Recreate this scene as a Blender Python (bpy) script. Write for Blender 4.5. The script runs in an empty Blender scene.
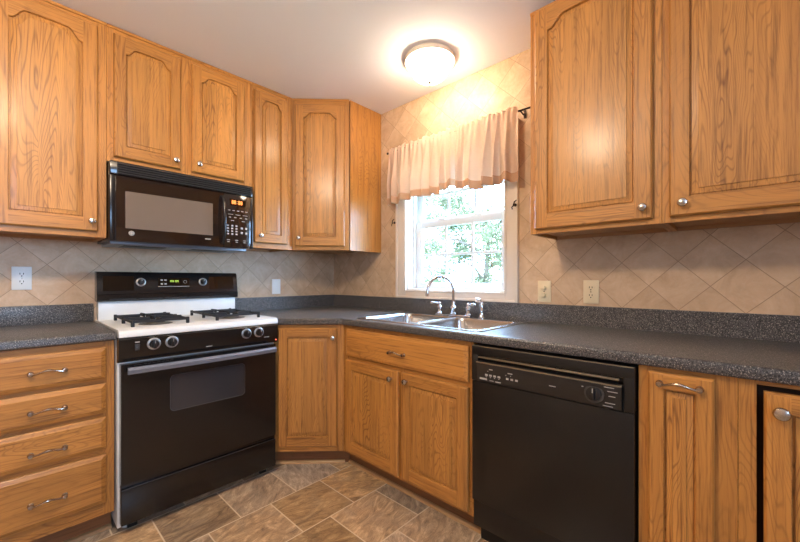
import bpy, bmesh, math, random
from mathutils import Vector, Matrix, noise
PI = math.pi
random.seed(7)
scene = bpy.context.scene
col = scene.collection

# ------------------------------------------------------------------ camera, sky, lights, exposure
cam_d = bpy.data.cameras.new('camera'); cam = bpy.data.objects.new('camera', cam_d); col.objects.link(cam)
cam.location = (-2.001, -2.673, 1.148)
cam.rotation_euler = (PI/2, 0, math.radians(42.904 - 90))
cam_d.sensor_width = 36; cam_d.lens = 363.93*36/800; cam_d.shift_y = 0.01077
cam_d.clip_start = 0.02
scene.camera = cam

world = bpy.data.worlds.new('world'); scene.world = world; world.use_nodes = True
bg = world.node_tree.nodes['Background']
bg.inputs[0].default_value = (0.37, 0.63, 1.0, 1); bg.inputs[1].default_value = 31.0

def light(name, kind, loc, energy, color, size=0.1, rot=(0, 0, 0), size_y=None, portal=False):
    d = bpy.data.lights.new(name, kind); d.energy = energy; d.color = color
    if kind == 'AREA':
        d.size = size
        if size_y: d.shape = 'RECTANGLE'; d.size_y = size_y
        if portal: d.cycles.is_portal = True
    elif kind == 'POINT': d.shadow_soft_size = size
    o = bpy.data.objects.new(name, d); col.objects.link(o); o.location = loc; o.rotation_euler = rot
    return o
CEIL = 2.45
light('window_daylight', 'AREA', (0.20, -1.27, 1.53), 1, (1, 1, 1), 0.9, (0, PI/2, 0), 0.8, portal=True)
light('rear_daylight', 'AREA', (-2.5, -4.42, 1.6), 1, (1, 1, 1), 0.6, (PI/2, 0, 0), 0.8, portal=True)
light('room_ceiling_bulb', 'POINT', (-2.14, -1.78, 2.30), 58, (1.0, 0.79, 0.56), 0.11)
DOME_EMIT = 36.0

scene.view_settings.view_transform = 'Standard'
scene.view_settings.look = 'None'
scene.view_settings.exposure = 0.28
scene.view_settings.gamma = 1.0
scene.view_settings.use_curve_mapping = False

# ------------------------------------------------------------------ node helpers and materials
def srgb(r, g, b):
    f = lambda c: (c/255/12.92) if c/255 <= 0.04045 else ((c/255+0.055)/1.055)**2.4
    return (f(r), f(g), f(b), 1)

class NT:
    def __init__(s, name):
        s.m = bpy.data.materials.new(name); s.m.use_nodes = True
        s.t = s.m.node_tree; s.b = s.t.nodes['Principled BSDF']; s.out = s.t.nodes['Material Output']
    def n(s, kind, **kw):
        nd = s.t.nodes.new(kind)
        for k, v in kw.items(): setattr(nd, k, v)
        return nd
    def put(s, sock, v):
        if isinstance(v, bpy.types.NodeSocket): s.t.links.new(v, sock)
        elif v is not None:
            if sock.type == 'RGBA' and len(v) == 3: v = (*v, 1)
            sock.default_value = v
    def math(s, op, a, b=None, c=None, clamp=False):
        nd = s.n('ShaderNodeMath', operation=op); nd.use_clamp = clamp
        s.put(nd.inputs[0], a)
        if b is not None: s.put(nd.inputs[1], b)
        if c is not None: s.put(nd.inputs[2], c)
        return nd.outputs[0]
    def vmath(s, op, a, b=None):
        nd = s.n('ShaderNodeVectorMath', operation=op); s.put(nd.inputs[0], a)
        if b is not None: s.put(nd.inputs[1], b)
        return nd.outputs[0]
    def comb(s, x, y, z=0.0):
        nd = s.n('ShaderNodeCombineXYZ'); s.put(nd.inputs[0], x); s.put(nd.inputs[1], y); s.put(nd.inputs[2], z); return nd.outputs[0]
    def sep(s, v):
        nd = s.n('ShaderNodeSeparateXYZ'); s.put(nd.inputs[0], v); return nd.outputs
    def obj(s):
        return s.n('ShaderNodeTexCoord').outputs['Object']
    def rnd(s):
        return s.n('ShaderNodeObjectInfo').outputs['Random']
    def noise(s, vec, scale, detail=3, rough=0.5, dist=0.0):
        nd = s.n('ShaderNodeTexNoise'); s.put(nd.inputs['Vector'], vec); nd.inputs['Scale'].default_value = scale
        nd.inputs['Detail'].default_value = detail; nd.inputs['Roughness'].default_value = rough; nd.inputs['Distortion'].default_value = dist
        return nd.outputs[0]
    def white(s, vec):
        nd = s.n('ShaderNodeTexWhiteNoise', noise_dimensions='3D'); s.put(nd.inputs['Vector'], vec); return nd.outputs
    def mix(s, f, a, b, mode='MIX'):
        nd = s.n('ShaderNodeMix', data_type='RGBA', blend_type=mode)
        s.put(nd.inputs[0], f); s.put(nd.inputs[6], a); s.put(nd.inputs[7], b); return nd.outputs[2]
    def ramp(s, f, stops, interp='LINEAR'):
        nd = s.n('ShaderNodeValToRGB'); s.put(nd.inputs[0], f); cr = nd.color_ramp; cr.interpolation = interp
        cr.elements[0].position = stops[0][0]; cr.elements[0].color = stops[0][1]
        cr.elements[1].position = stops[-1][0]; cr.elements[1].color = stops[-1][1]
        for p, c in stops[1:-1]:
            e = cr.elements.new(p); e.color = c
        return nd.outputs[0]
    def maprange(s, v, a, b, c, d, smooth=False):
        nd = s.n('ShaderNodeMapRange'); nd.clamp = True
        if smooth: nd.interpolation_type = 'SMOOTHSTEP'
        s.put(nd.inputs[0], v)
        for i, x in enumerate((a, b, c, d)): nd.inputs[i+1].default_value = x
        return nd.outputs[0]
    def bump(s, h, strength=0.3, dist=0.002):
        nd = s.n('ShaderNodeBump'); s.put(nd.inputs['Height'], h); nd.inputs['Strength'].default_value = strength
        nd.inputs['Distance'].default_value = dist; s.put(s.b.inputs['Normal'], nd.outputs[0])
    def set(s, color=None, rough=None, metal=None, spec=None, coat=None, coat_rough=None):
        if color is not None: s.put(s.b.inputs['Base Color'], color)
        if rough is not None: s.put(s.b.inputs['Roughness'], rough)
        if metal is not None: s.put(s.b.inputs['Metallic'], metal)
        if spec is not None: s.put(s.b.inputs['Specular IOR Level'], spec)
        if coat is not None: s.put(s.b.inputs['Coat Weight'], coat)
        if coat_rough is not None: s.put(s.b.inputs['Coat Roughness'], coat_rough)
        return s

def plain(name, rgb, rough=0.5, metal=0, var=0.04, scale=14, bump=0.0, coat=None, spec=None):
    t = NT(name); n = t.noise(t.obj(), scale, 4)
    a = [max(0, c*(1-var)) for c in rgb[:3]]; b = [min(1, c*(1+var)) for c in rgb[:3]]
    c = t.mix(n, (*a, 1), (*b, 1)); t.set(c, rough, metal, spec, coat)
    if bump: t.bump(t.noise(t.obj(), 180, 2), bump, 0.0006)
    return t.m

def wood(name, axis, light_c, dark_c, boards=False, rough=0.46, ring=0.45, ringscale=1.0):
    t = NT(name)
    r = t.rnd(); off = t.comb(t.math('MULTIPLY', r, 37.0), t.math('MULTIPLY', r, 91.0), t.math('MULTIPLY', r, 53.0))
    p0 = t.obj(); x, y, z = t.sep(p0)
    if axis == 'X': x, z = z, x            # across, along
    bid = None
    if boards:
        k = t.math('FLOOR', t.math('ADD', t.math('DIVIDE', x, 0.105), t.math('MULTIPLY', r, 7.0)))
        bid = t.white(t.comb(k, t.math('MULTIPLY', r, 13.0), 0.0))
        off = t.vmath('ADD', off, t.vmath('SCALE', bid[1], None)) if False else t.vmath('ADD', off, t.comb(t.math('MULTIPLY', bid[0], 5.0), 0.0, t.math('MULTIPLY', bid[0], 9.0)))
    q = t.vmath('ADD', t.comb(x, y, z), off)
    low = t.noise(t.vmath('MULTIPLY', q, (4.6*ringscale, 4.6, 0.75*ringscale)), 1.0, 3, 0.42, 0.35)
    rings = t.math('SINE', t.math('MULTIPLY', low, 400.0))
    rings = t.maprange(rings, -0.1, 1.0, 0.0, 1.0)
    rings = t.math('POWER', rings, 3.4)
    mask = t.noise(t.vmath('MULTIPLY', q, (5.0, 5.0, 1.1)), 1.0, 2)
    mask = t.maprange(mask, 0.38, 0.66, 0.12, 1.0)
    pore = t.noise(t.vmath('MULTIPLY', q, (120.0, 120.0, 4.0)), 1.0, 4, 0.68)
    pore = t.maprange(pore, 0.50, 0.68, 0.0, 1.0)
    streak = t.noise(t.vmath('MULTIPLY', q, (34.0, 34.0, 1.3)), 1.0, 3, 0.55)
    c = t.mix(t.maprange(streak, 0.3, 0.7, 0, 1), light_c, [a*0.72+b*0.28 for a, b in zip(light_c, dark_c)])
    c = t.mix(t.math('MULTIPLY', t.math('MULTIPLY', rings, mask), ring), c, dark_c)
    c = t.mix(t.math('MULTIPLY', pore, 0.58), c, dark_c)
    # occasional mineral streaks and pin knots
    kn = t.n('ShaderNodeTexVoronoi'); t.put(kn.inputs['Vector'], t.vmath('MULTIPLY', q, (7.0, 7.0, 2.2))); kn.inputs['Scale'].default_value = 1.0
    km = t.math('MULTIPLY', t.maprange(kn.outputs['Distance'], 0.03, 0.085, 1.0, 0.0), t.math('GREATER_THAN', t.white(kn.outputs['Position'])[0], 0.80))
    c = t.mix(t.math('MULTIPLY', km, 0.75), c, [a*0.35 for a in dark_c[:3]])
    hsv = t.n('ShaderNodeHueSaturation'); t.put(hsv.inputs['Color'], c)
    v = t.maprange(r, 0, 1, 0.90, 1.10)
    if boards: v = t.math('MULTIPLY', v, t.maprange(bid[0], 0, 1, 0.86, 1.12))
    t.put(hsv.inputs['Value'], v)
    t.set(hsv.outputs[0], rough, 0, 0.5, 0.22, 0.2)
    t.bump(t.math('ADD', t.math('MULTIPLY', pore, -1.0), t.math('MULTIPLY', rings, -0.5)), 0.22, 0.0006)
    return t.m

OAK_L = srgb(196, 135, 64); OAK_D = srgb(92, 46, 16)
M = {}
M['oak_v'] = wood('oak_upright_grain', 'Z', OAK_L, OAK_D)
M['oak_h'] = wood('oak_level_grain', 'X', OAK_L, OAK_D)
M['oak_panel'] = wood('oak_glued_boards', 'Z', srgb(200, 140, 68), OAK_D, boards=True, ring=0.60)
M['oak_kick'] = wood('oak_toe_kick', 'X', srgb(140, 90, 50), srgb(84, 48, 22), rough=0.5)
M['oak_shoe'] = wood('oak_shoe_molding', 'X', srgb(188, 148, 100), srgb(130, 88, 48), rough=0.5)
M['maple_inside'] = plain('pale_cabinet_lining', srgb(172, 128, 86), 0.6)
M['dark_inside'] = plain('shadowed_cabinet_core', srgb(70, 44, 26), 0.8)

def tile_wall():
    t = NT('diagonal_ceramic_tile'); x, y, z = t.sep(t.obj())
    # local x runs along the wall, z is up
    s = 0.2155
    a = t.math('DIVIDE', t.math('ADD', t.math('SUBTRACT', x, 0.0), t.math('SUBTRACT', z, 1.228)), s)
    b = t.math('DIVIDE', t.math('SUBTRACT', t.math('SUBTRACT', x, 0.0), t.math('SUBTRACT', z, 1.228)), s)
    ia, ib = t.math('FLOOR', a), t.math('FLOOR', b)
    fa, fb = t.math('FRACT', a), t.math('FRACT', b)
    e = t.math('MINIMUM', t.math('MINIMUM', fa, t.math('SUBTRACT', 1.0, fa)), t.math('MINIMUM', fb, t.math('SUBTRACT', 1.0, fb)))
    g = t.maprange(e, 0.004, 0.010, 1.0, 0.0, True)
    wn = t.white(t.comb(ia, ib, 3.0))
    n1 = t.noise(t.vmath('ADD', t.obj(), t.vmath('MULTIPLY', t.comb(wn[0], wn[0], wn[0]), (9.0, 4.0, 7.0))), 9, 6, 0.65, 0.6)
    c = t.ramp(n1, [(0.28, srgb(184, 153, 122)), (0.5, srgb(202, 172, 140)), (0.72, srgb(216, 190, 160))])
    n2 = t.noise(t.obj(), 70, 4, 0.7)
    c = t.mix(t.math('MULTIPLY', t.maprange(n2, 0.5, 0.75, 0, 1), 0.35), c, srgb(206, 190, 170))
    hs = t.n('ShaderNodeHueSaturation'); t.put(hs.inputs['Color'], c); t.put(hs.inputs['Value'], t.maprange(wn[0], 0, 1, 0.95, 1.05))
    c = t.mix(g, hs.outputs[0], srgb(156, 128, 102))
    t.set(c, t.maprange(n1, 0.3, 0.7, 0.5, 0.36), 0, 0.4)
    t.bump(t.math('SUBTRACT', t.math('MULTIPLY', n1, 0.25), g), 0.5, 0.0018)
    return t.m
M['tile'] = tile_wall()

def tile_floor():
    t = NT('slate_look_floor_tile'); x, y, z = t.sep(t.obj())
    v = t.math('DIVIDE', t.math('ADD', y, 0.918), 0.305); row = t.math('FLOOR', v)
    odd = t.math('MODULO', t.math('ABSOLUTE', row), 2.0)
    u = t.math('ADD', t.math('DIVIDE', t.math('ADD', x, 0.938), 0.2985), t.math('MULTIPLY', t.math('SUBTRACT', 1.0, t.math('ABSOLUTE', t.math('SUBTRACT', odd, 0.0))), 0.0))
    u = t.math('ADD', u, t.math('MULTIPLY', odd, 0.5))
    cid = t.math('FLOOR', u); fu, fv = t.math('FRACT', u), t.math('FRACT', v)
    e = t.math('MINIMUM', t.math('MINIMUM', fu, t.math('SUBTRACT', 1.0, fu)), t.math('MINIMUM', fv, t.math('SUBTRACT', 1.0, fv)))
    g = t.maprange(e, 0.007, 0.013, 1.0, 0.0, True)
    wn = t.white(t.comb(cid, row, 1.0)); w2 = t.white(t.comb(row, cid, 7.0))
    rot = t.n('ShaderNodeVectorRotate', rotation_type='Z_AXIS')
    t.put(rot.inputs['Vector'], t.comb(x, y, 0.0)); t.put(rot.inputs['Angle'], t.math('ADD', 0.15, t.math('MULTIPLY', w2[0], 1.9)))
    q = t.vmath('ADD', rot.outputs[0], t.comb(t.math('MULTIPLY', wn[0], 23.0), t.math('MULTIPLY', w2[0], 17.0), 0.0))
    st = t.noise(t.vmath('MULTIPLY', q, (17.0, 6.0, 1.0)), 1.0, 8, 0.68, 1.9)
    bl = t.noise(q, 9.0, 4, 0.6, 0.8)
    c = t.ramp(st, [(0.27, srgb(100, 80, 60)), (0.42, srgb(152, 124, 94)), (0.55, srgb(184, 154, 118)), (0.72, srgb(226, 200, 162))])
    c = t.mix(t.maprange(bl, 0.45, 0.72, 0.0, 0.45), c, srgb(140, 126, 112))
    vn = t.noise(t.vmath('MULTIPLY', q, (30.0, 7.0, 1.0)), 1.0, 5, 0.6, 2.2)
    vm = t.maprange(t.math('ABSOLUTE', t.math('SUBTRACT', vn, 0.5)), 0.0, 0.022, 1.0, 0.0)
    c = t.mix(t.math('MULTIPLY', vm, 0.55), c, srgb(84, 66, 50))
    hs = t.n('ShaderNodeHueSaturation'); t.put(hs.inputs['Color'], c); t.put(hs.inputs['Value'], t.maprange(wn[0], 0, 1, 0.72, 1.32)); t.put(hs.inputs['Saturation'], t.maprange(w2[0], 0, 1, 0.6, 1.15))
    c = t.mix(g, hs.outputs[0], srgb(214, 196, 170))
    t.set(c, t.maprange(st, 0.3, 0.7, 0.42, 0.30), 0, 0.45)
    t.bump(t.math('SUBTRACT', t.math('MULTIPLY', st, 0.6), g), 0.45, 0.0015)
    return t.m
M['floor'] = tile_floor()

def speckle():
    t = NT('charcoal_speckled_laminate'); o = t.obj()
    n1 = t.noise(o, 170, 2, 0.6); n2 = t.noise(t.vmath('ADD', o, (5.0, 3.0, 1.0)), 260, 1, 0.5)
    c = t.mix(t.maprange(n1, 0.42, 0.6, 0, 1), srgb(56, 54, 54), srgb(92, 90, 90))
    c = t.mix(t.maprange(n2, 0.60, 0.66, 0, 0.85), c, srgb(172, 164, 154))
    n3 = t.noise(t.vmath('ADD', o, (1.0, 8.0, 4.0)), 210, 1, 0.5)
    c = t.mix(t.maprange(n3, 0.60, 0.66, 0, 0.9), c, srgb(26, 25, 25))
    t.set(c, 0.36, 0, 0.5); t.bump(n1, 0.08, 0.0004)
    return t.m
M['laminate'] = speckle()
M['white_enamel'] = plain('white_enamel', srgb(222, 220, 214), 0.36, coat=0.1)
M['black_enamel'] = plain('black_enamel', srgb(24, 21, 20), 0.20, bump=0.10, spec=0.55)
M['black_pebble'] = plain('black_textured_panel', srgb(19, 17, 16), 0.32, bump=0.35, spec=0.5)
M['black_glass'] = plain('black_glass', srgb(14, 11, 10), 0.05, spec=0.6)
M['smoked_glass'] = plain('smoked_oven_glass', srgb(52, 50, 52), 0.12, spec=0.6)
M['mw_brown'] = plain('dark_brown_glass', srgb(36, 24, 18), 0.09, spec=0.7)
M['mw_screen'] = plain('microwave_mesh_screen', srgb(112, 98, 86), 0.22, var=0.1, scale=900, spec=0.5)
M['black_plastic'] = plain('black_plastic', srgb(20, 19, 19), 0.36)
M['grey_plastic'] = plain('charcoal_plastic', srgb(58, 56, 56), 0.35)
M['handle_grey'] = plain('satin_grey_handle', srgb(118, 120, 128), 0.3, metal=0.3)
M['bronze_trim'] = plain('dull_brass_trim', srgb(132, 120, 98), 0.4, metal=0.5)
M['iron'] = plain('matte_cast_iron', srgb(22, 21, 21), 0.55)
M['burner'] = plain('burner_aluminium', srgb(120, 116, 110), 0.4, metal=0.8)
M['steel'] = plain('brushed_stainless_steel', srgb(205, 205, 205), 0.24, metal=1.0, var=0.03, scale=60)
M['chrome'] = plain('chrome', srgb(225, 225, 228), 0.06, metal=1.0, var=0.01)
M['nickel'] = plain('satin_nickel', srgb(200, 192, 182), 0.24, metal=1.0, var=0.03)
M['pewter'] = plain('antique_pewter', srgb(176, 158, 140), 0.26, metal=1.0, var=0.1, scale=120)
M['bronze'] = plain('dark_bronze', srgb(52, 36, 26), 0.4, metal=0.7)
M['white_paint'] = plain('white_window_paint', srgb(232, 228, 222), 0.4, var=0.01)
M['cream_paint'] = plain('cream_casing_paint', srgb(226, 212, 196), 0.42, var=0.01)
M['vinyl'] = plain('white_vinyl', srgb(236, 238, 240), 0.35, var=0.01)
M['ceiling'] = plain('ceiling_paint', srgb(236, 234, 236), 0.85, var=0.01, scale=3)
M['wall_paint'] = plain('tan_wall_paint', srgb(196, 172, 148), 0.8, var=0.02)
M['plate_white'] = plain('white_outlet_plastic', srgb(236, 236, 232), 0.3, var=0.01)
M['plate_almond'] = plain('almond_outlet_plastic', srgb(226, 208, 172), 0.32, var=0.01)
M['slot'] = plain('dark_socket_slot', srgb(24, 20, 18), 0.6)
M['mark'] = plain('white_print', srgb(176, 172, 166), 0.5, var=0.01)
M['ring_beige'] = plain('beige_lamp_ring', srgb(232, 216, 192), 0.4, var=0.02)
M['hem'] = plain('peach_cotton_hem', srgb(214, 168, 132), 0.85, var=0.05, scale=60)
M['ground'] = plain('lawn', srgb(88, 120, 60), 0.9, var=0.3, scale=3)
M['bark'] = plain('bark', srgb(104, 88, 74), 0.9, var=0.25, scale=30)
M['red_led'] = None

def emit(name, rgb, strength):
    t = NT(name); t.set(rgb, 0.4); t.put(t.b.inputs['Emission Color'], rgb)
    n = t.noise(t.obj(), 30, 2); t.put(t.b.inputs['Emission Strength'], t.math('MULTIPLY', t.maprange(n, 0, 1, 0.95, 1.05), strength))
    return t.m
M['dome'] = emit('lit_opal_glass', (1.0, 0.80, 0.58, 1), DOME_EMIT)
M['knob_ring'] = plain('grey_knob_skirt', srgb(150, 148, 146), 0.35, metal=0.5)
M['led_green'] = emit('green_clock_digits', (0.55, 0.75, 0.12, 1), 0.9)
M['led_orange'] = emit('orange_clock_digits', (1.0, 0.42, 0.10, 1), 1.3)
M['led_red'] = emit('red_indicator', (1.0, 0.15, 0.08, 1), 2.0)

def glass():
    t = NT('window_glass'); t.t.nodes.remove(t.b)
    tr = t.n('ShaderNodeBsdfTransparent'); gl = t.n('ShaderNodeBsdfGlossy'); gl.inputs['Roughness'].default_value = 0.02
    fr = t.n('ShaderNodeLayerWeight'); f5 = t.math('ADD', t.math('MULTIPLY', t.math('POWER', fr.outputs['Facing'], 5.0), 0.85), 0.04)
    mx = t.n('ShaderNodeMixShader'); t.put(mx.inputs[0], f5); t.t.links.new(tr.outputs[0], mx.inputs[1]); t.t.links.new(gl.outputs[0], mx.inputs[2])
    t.t.links.new(mx.outputs[0], t.out.inputs[0]); return t.m
M['glass'] = glass()

def cloth(name, rgb, trans, weave=900):
    t = NT(name); o = t.obj(); n = t.noise(o, 25, 3)
    c = t.mix(n, [k*0.94 for k in rgb[:3]], rgb)
    t.set(c, 0.9, 0, 0.1)
    tl = t.n('ShaderNodeBsdfTranslucent'); t.put(tl.inputs[0], c)
    mx = t.n('ShaderNodeMixShader'); mx.inputs[0].default_value = trans
    t.t.links.new(t.b.outputs[0], mx.inputs[1]); t.t.links.new(tl.outputs[0], mx.inputs[2]); t.t.links.new(mx.outputs[0], t.out.inputs[0])
    t.bump(t.noise(o, weave, 1), 0.15, 0.0004)
    return t.m
M['curtain'] = cloth('cream_cotton', srgb(230, 203, 180), 0.38)
M['hem'] = cloth('peach_cotton_hem', srgb(212, 170, 138), 0.25)
M['leaf'] = cloth('green_leaves', srgb(112, 112, 84), 0.45, 60)

# ------------------------------------------------------------------ mesh helpers
class MB:
    def __init__(s): s.bm = bmesh.new(); s.mi = 0
    def _tag(s, faces, mi):
        for f in faces: f.material_index = s.mi if mi is None else mi
    def box(s, x0, x1, y0, y1, z0, z1, bev=0.0, mi=None, seg=2):
        x0, x1 = sorted((x0, x1)); y0, y1 = sorted((y0, y1)); z0, z1 = sorted((z0, z1))
        vs = [s.bm.verts.new(p) for p in ((x0,y0,z0),(x1,y0,z0),(x1,y1,z0),(x0,y1,z0),(x0,y0,z1),(x1,y0,z1),(x1,y1,z1),(x0,y1,z1))]
        fs = [s.bm.faces.new([vs[i] for i in q]) for q in ((3,2,1,0),(4,5,6,7),(0,1,5,4),(1,2,6,5),(2,3,7,6),(3,0,4,7))]
        s._tag(fs, mi)
        if bev > 0:
            es = list({e for f in fs for e in f.edges})
            r = bmesh.ops.bevel(s.bm, geom=es, offset=bev, segments=seg, profile=0.5, affect='EDGES', clamp_overlap=True)
            s._tag(r['faces'], mi)
            return list({v for f in r['faces'] for v in f.verts} | {v for v in vs if v.is_valid})
        return vs
    def prism(s, pts, axis, a, b, mi=None):
        # pts: 2-D outline; axis: extrusion axis. 'x': pts=(y,z); 'y': pts=(x,z); 'z': pts=(x,y)
        def P(p, d): return {'x': (d, p[0], p[1]), 'y': (p[0], d, p[1]), 'z': (p[0], p[1], d)}[axis]
        A = [s.bm.verts.new(P(p, a)) for p in pts]; B = [s.bm.verts.new(P(p, b)) for p in pts]
        fs = [s.bm.faces.new(A), s.bm.faces.new(B[::-1])]
        n = len(pts)
        for i in range(n): fs.append(s.bm.faces.new((A[i], B[i], B[(i+1) % n], A[(i+1) % n])))
        s._tag(fs, mi); return A+B
    def tube(s, path, r, seg=12, mi=None, cap=True):
        path = [Vector(p) for p in path]; n = len(path)
        rr = r if isinstance(r, (list, tuple)) else [r]*n
        rings = []; up = None
        for i, p in enumerate(path):
            t = (path[min(i+1, n-1)] - path[max(i-1, 0)]).normalized()
            if up is None:
                up = t.orthogonal().normalized()
            up = (up - t*up.dot(t))
            up = up.normalized() if up.length > 1e-6 else t.orthogonal().normalized()
            sd = t.cross(up)
            rings.append([s.bm.verts.new(p + (up*math.cos(2*PI*k/seg) + sd*math.sin(2*PI*k/seg))*rr[i]) for k in range(seg)])
        fs = []
        for a, b in zip(rings, rings[1:]):
            for k in range(seg): fs.append(s.bm.faces.new((a[k], a[(k+1) % seg], b[(k+1) % seg], b[k])))
        if cap: fs += [s.bm.faces.new(rings[0][::-1]), s.bm.faces.new(rings[-1])]
        s._tag(fs, mi)
    def lathe(s, prof, c=(0, 0, 0), d=(0, 0, 1), seg=24, mi=None):
        # prof: list of (radius, distance along d)
        c = Vector(c); d = Vector(d).normalized(); u = d.orthogonal().normalized(); w = d.cross(u)
        rings = []
        for r, h in prof:
            if r < 1e-6: rings.append([s.bm.verts.new(c + d*h)])
            else: rings.append([s.bm.verts.new(c + d*h + (u*math.cos(2*PI*k/seg)+w*math.sin(2*PI*k/seg))*r) for k in range(seg)])
        fs = []
        for a, b in zip(rings, rings[1:]):
            for k in range(seg):
                k2 = (k+1) % seg
                if len(a) == 1 and len(b) == 1: continue
                if len(a) == 1: fs.append(s.bm.faces.new((a[0], b[k2], b[k])))
                elif len(b) == 1: fs.append(s.bm.faces.new((a[k], a[k2], b[0])))
                else: fs.append(s.bm.faces.new((a[k], a[k2], b[k2], b[k])))
        if len(rings[0]) > 1: fs.append(s.bm.faces.new(rings[0][::-1]))
        if len(rings[-1]) > 1: fs.append(s.bm.faces.new(rings[-1]))
        s._tag(fs, mi)
    def move(s, verts, mat):
        for v in verts:
            if v.is_valid: v.co = mat @ v.co
    def build(s, name, mats, parent=None, loc=(0, 0, 0), rot=(0, 0, 0), smooth=True, label=None):
        bmesh.ops.recalc_face_normals(s.bm, faces=s.bm.faces[:])
        me = bpy.data.meshes.new(name); s.bm.to_mesh(me); s.bm.free()
        if not isinstance(mats, (list, tuple)): mats = [mats]
        for m in mats: me.materials.append(m)
        if smooth:
            me.shade_smooth(); me.set_sharp_from_angle(angle=math.radians(35))
        o = bpy.data.objects.new(name, me); col.objects.link(o)
        o.location = loc; o.rotation_euler = rot
        if parent: o.parent = parent
        if label: o['label'] = label
        return o

def thing(name, label, cat, loc=(0, 0, 0), rz=0.0, group=None):
    o = bpy.data.objects.new(name, None); o.empty_display_size = 0.05; col.objects.link(o)
    o.location = loc; o.rotation_euler = (0, 0, rz); o['label'] = label; o['category'] = cat
    if group: o['group'] = group
    return o
def tag(o, label, cat, group=None):
    o['label'] = label; o['category'] = cat
    if group: o['group'] = group
    return o
def struct(o): o['kind'] = 'structure'; return o

# ------------------------------------------------------------------ room shell
RX0, RY0 = -3.9, -4.3
WT = 0.16
WY0, WY1, WZ0, WZ1 = -1.665, -0.883, 1.072, 1.985      # kitchen window opening in the right wall
m = MB(); m.box(RX0-WT, WT, RY0-WT, WT, -0.08, 0); struct(m.build('floor', M['floor']))
m = MB(); m.box(RX0-WT, WT, RY0-WT, WT, CEIL, CEIL+0.1); struct(m.build('ceiling', M['ceiling']))
m = MB(); m.box(RX0-WT, WT, 0, WT, 0, CEIL); struct(m.build('wall_left', M['tile'], loc=(-1.0, 0, 0)))
bpy.data.objects['wall_left'].data.transform(Matrix.Translation((1.0, 0, 0)))
# right wall, local x runs along the wall (world -y), turned by -90 degrees
def LY(y): return -y - 2.6955
m = MB()
a, b, c, d = LY(0.0), LY(WY1), LY(WY0), LY(RY0)
m.box(a, b, 0, WT, 0, CEIL); m.box(c, d, 0, WT, 0, CEIL); m.box(b, c, 0, WT, 0, WZ0); m.box(b, c, 0, WT, WZ1, CEIL)
struct(m.build('wall_right', M['tile'], loc=(0, -2.6955, 0), rot=(0, 0, -PI/2), smooth=False))
m = MB(); m.box(RX0-WT, RX0, RY0, 0, 0, CEIL); struct(m.build('wall_side', M['wall_paint']))
m = MB()
m.box(RX0, -2.8, RY0-WT, RY0, 0, CEIL); m.box(-2.2, 0, RY0-WT, RY0, 0, CEIL); m.box(-2.8, -2.2, RY0-WT, RY0, 0, 1.2); m.box(-2.8, -2.2, RY0-WT, RY0, 2.0, CEIL)
struct(m.build('wall_rear', M['wall_paint'], smooth=False))

# kitchen window
win = bpy.data.objects.new('window_1', None); col.objects.link(win); struct(win)
CO0, CO1, CB, CT = -1.750, -0.787, 1.0145, 2.075
m = MB()
def frame_ring(m, y0, y1, z0, z1, iy0, iy1, iz0, iz1, xa, xb, bev=0.002):
    m.box(xa, xb, y0, iy0, z0, z1, bev); m.box(xa, xb, iy1, y1, z0, z1, bev)
    m.box(xa, xb, iy0, iy1, z0, iz0, bev); m.box(xa, xb, iy0, iy1, iz1, z1, bev)
frame_ring(m, CO0, CO1, CB, CT, WY0, WY1, WZ0, WZ1, -0.014, 0.0)
frame_ring(m, CO0, CO1, CB, CT, CO0+0.016, CO1-0.016, CB+0.014, CT-0.016, -0.024, -0.012, 0.003)
frame_ring(m, WY0-0.012, WY1+0.012, WZ0-0.012, WZ1+0.012, WY0, WY1, WZ0, WZ1, -0.019, -0.012, 0.003)
m.build('window_casing', M['cream_paint'], win)
m = MB()
frame_ring(m, WY0, WY1, WZ0, WZ1, WY0+0.008, WY1-0.008, WZ0+0.010, WZ1-0.008, 0.0, WT)
m.box(0.06, 0.085, WY1-0.020, WY1-0.008, WZ0+0.01, WZ1-0.008, 0.001)
m.box(0.06, 0.085, WY0+0.008, WY0+0.020, WZ0+0.01, WZ1-0.008, 0.001)
m.build('window_jamb', M['white_paint'], win)
def sash(name, x0, x1, z0, z1, gz0, gz1, st, parent):
    y0, y1 = WY0+0.009, WY1-0.009; m = MB()
    frame_ring(m, y0, y1, z0, z1, y0+st, y1-st, gz0, gz1, x0, x1, 0.003)
    o = m.build(name, M['vinyl'], parent)
    xm = (x0+x1)/2; m = MB(); gw = (y1-y0-2*st)/3
    for k in (1, 2): m.box(xm-0.006, xm+0.006, y0+st+gw*k-0.009, y0+st+gw*k+0.009, gz0, gz1, 0.002)
    zm = (gz0+gz1)/2; m.box(xm-0.0055, xm+0.0055, y0+st, y1-st, zm-0.009, zm+0.009, 0.002)
    m.build('muntin_grid', M['vinyl'], o)
    m = MB(); m.box(xm-0.0015, xm+0.0015, y0+st, y1-st, gz0, gz1); m.build('pane', M['glass'], o)
    return o
lo = sash('lower_sash', 0.086, 0.112, 1.083, 1.572, 1.126, 1.524, 0.062, win)
m = MB()
for yy in (-1.42, -1.13): m.box(0.088, 0.110, yy-0.03, yy+0.03, 1.572, 1.582, 0.002)
m.build('sash_lock', M['vinyl'], lo)
sash('upper_sash', 0.118, 0.142, 1.545, 1.976, 1.592, 1.940, 0.048, win)

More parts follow.
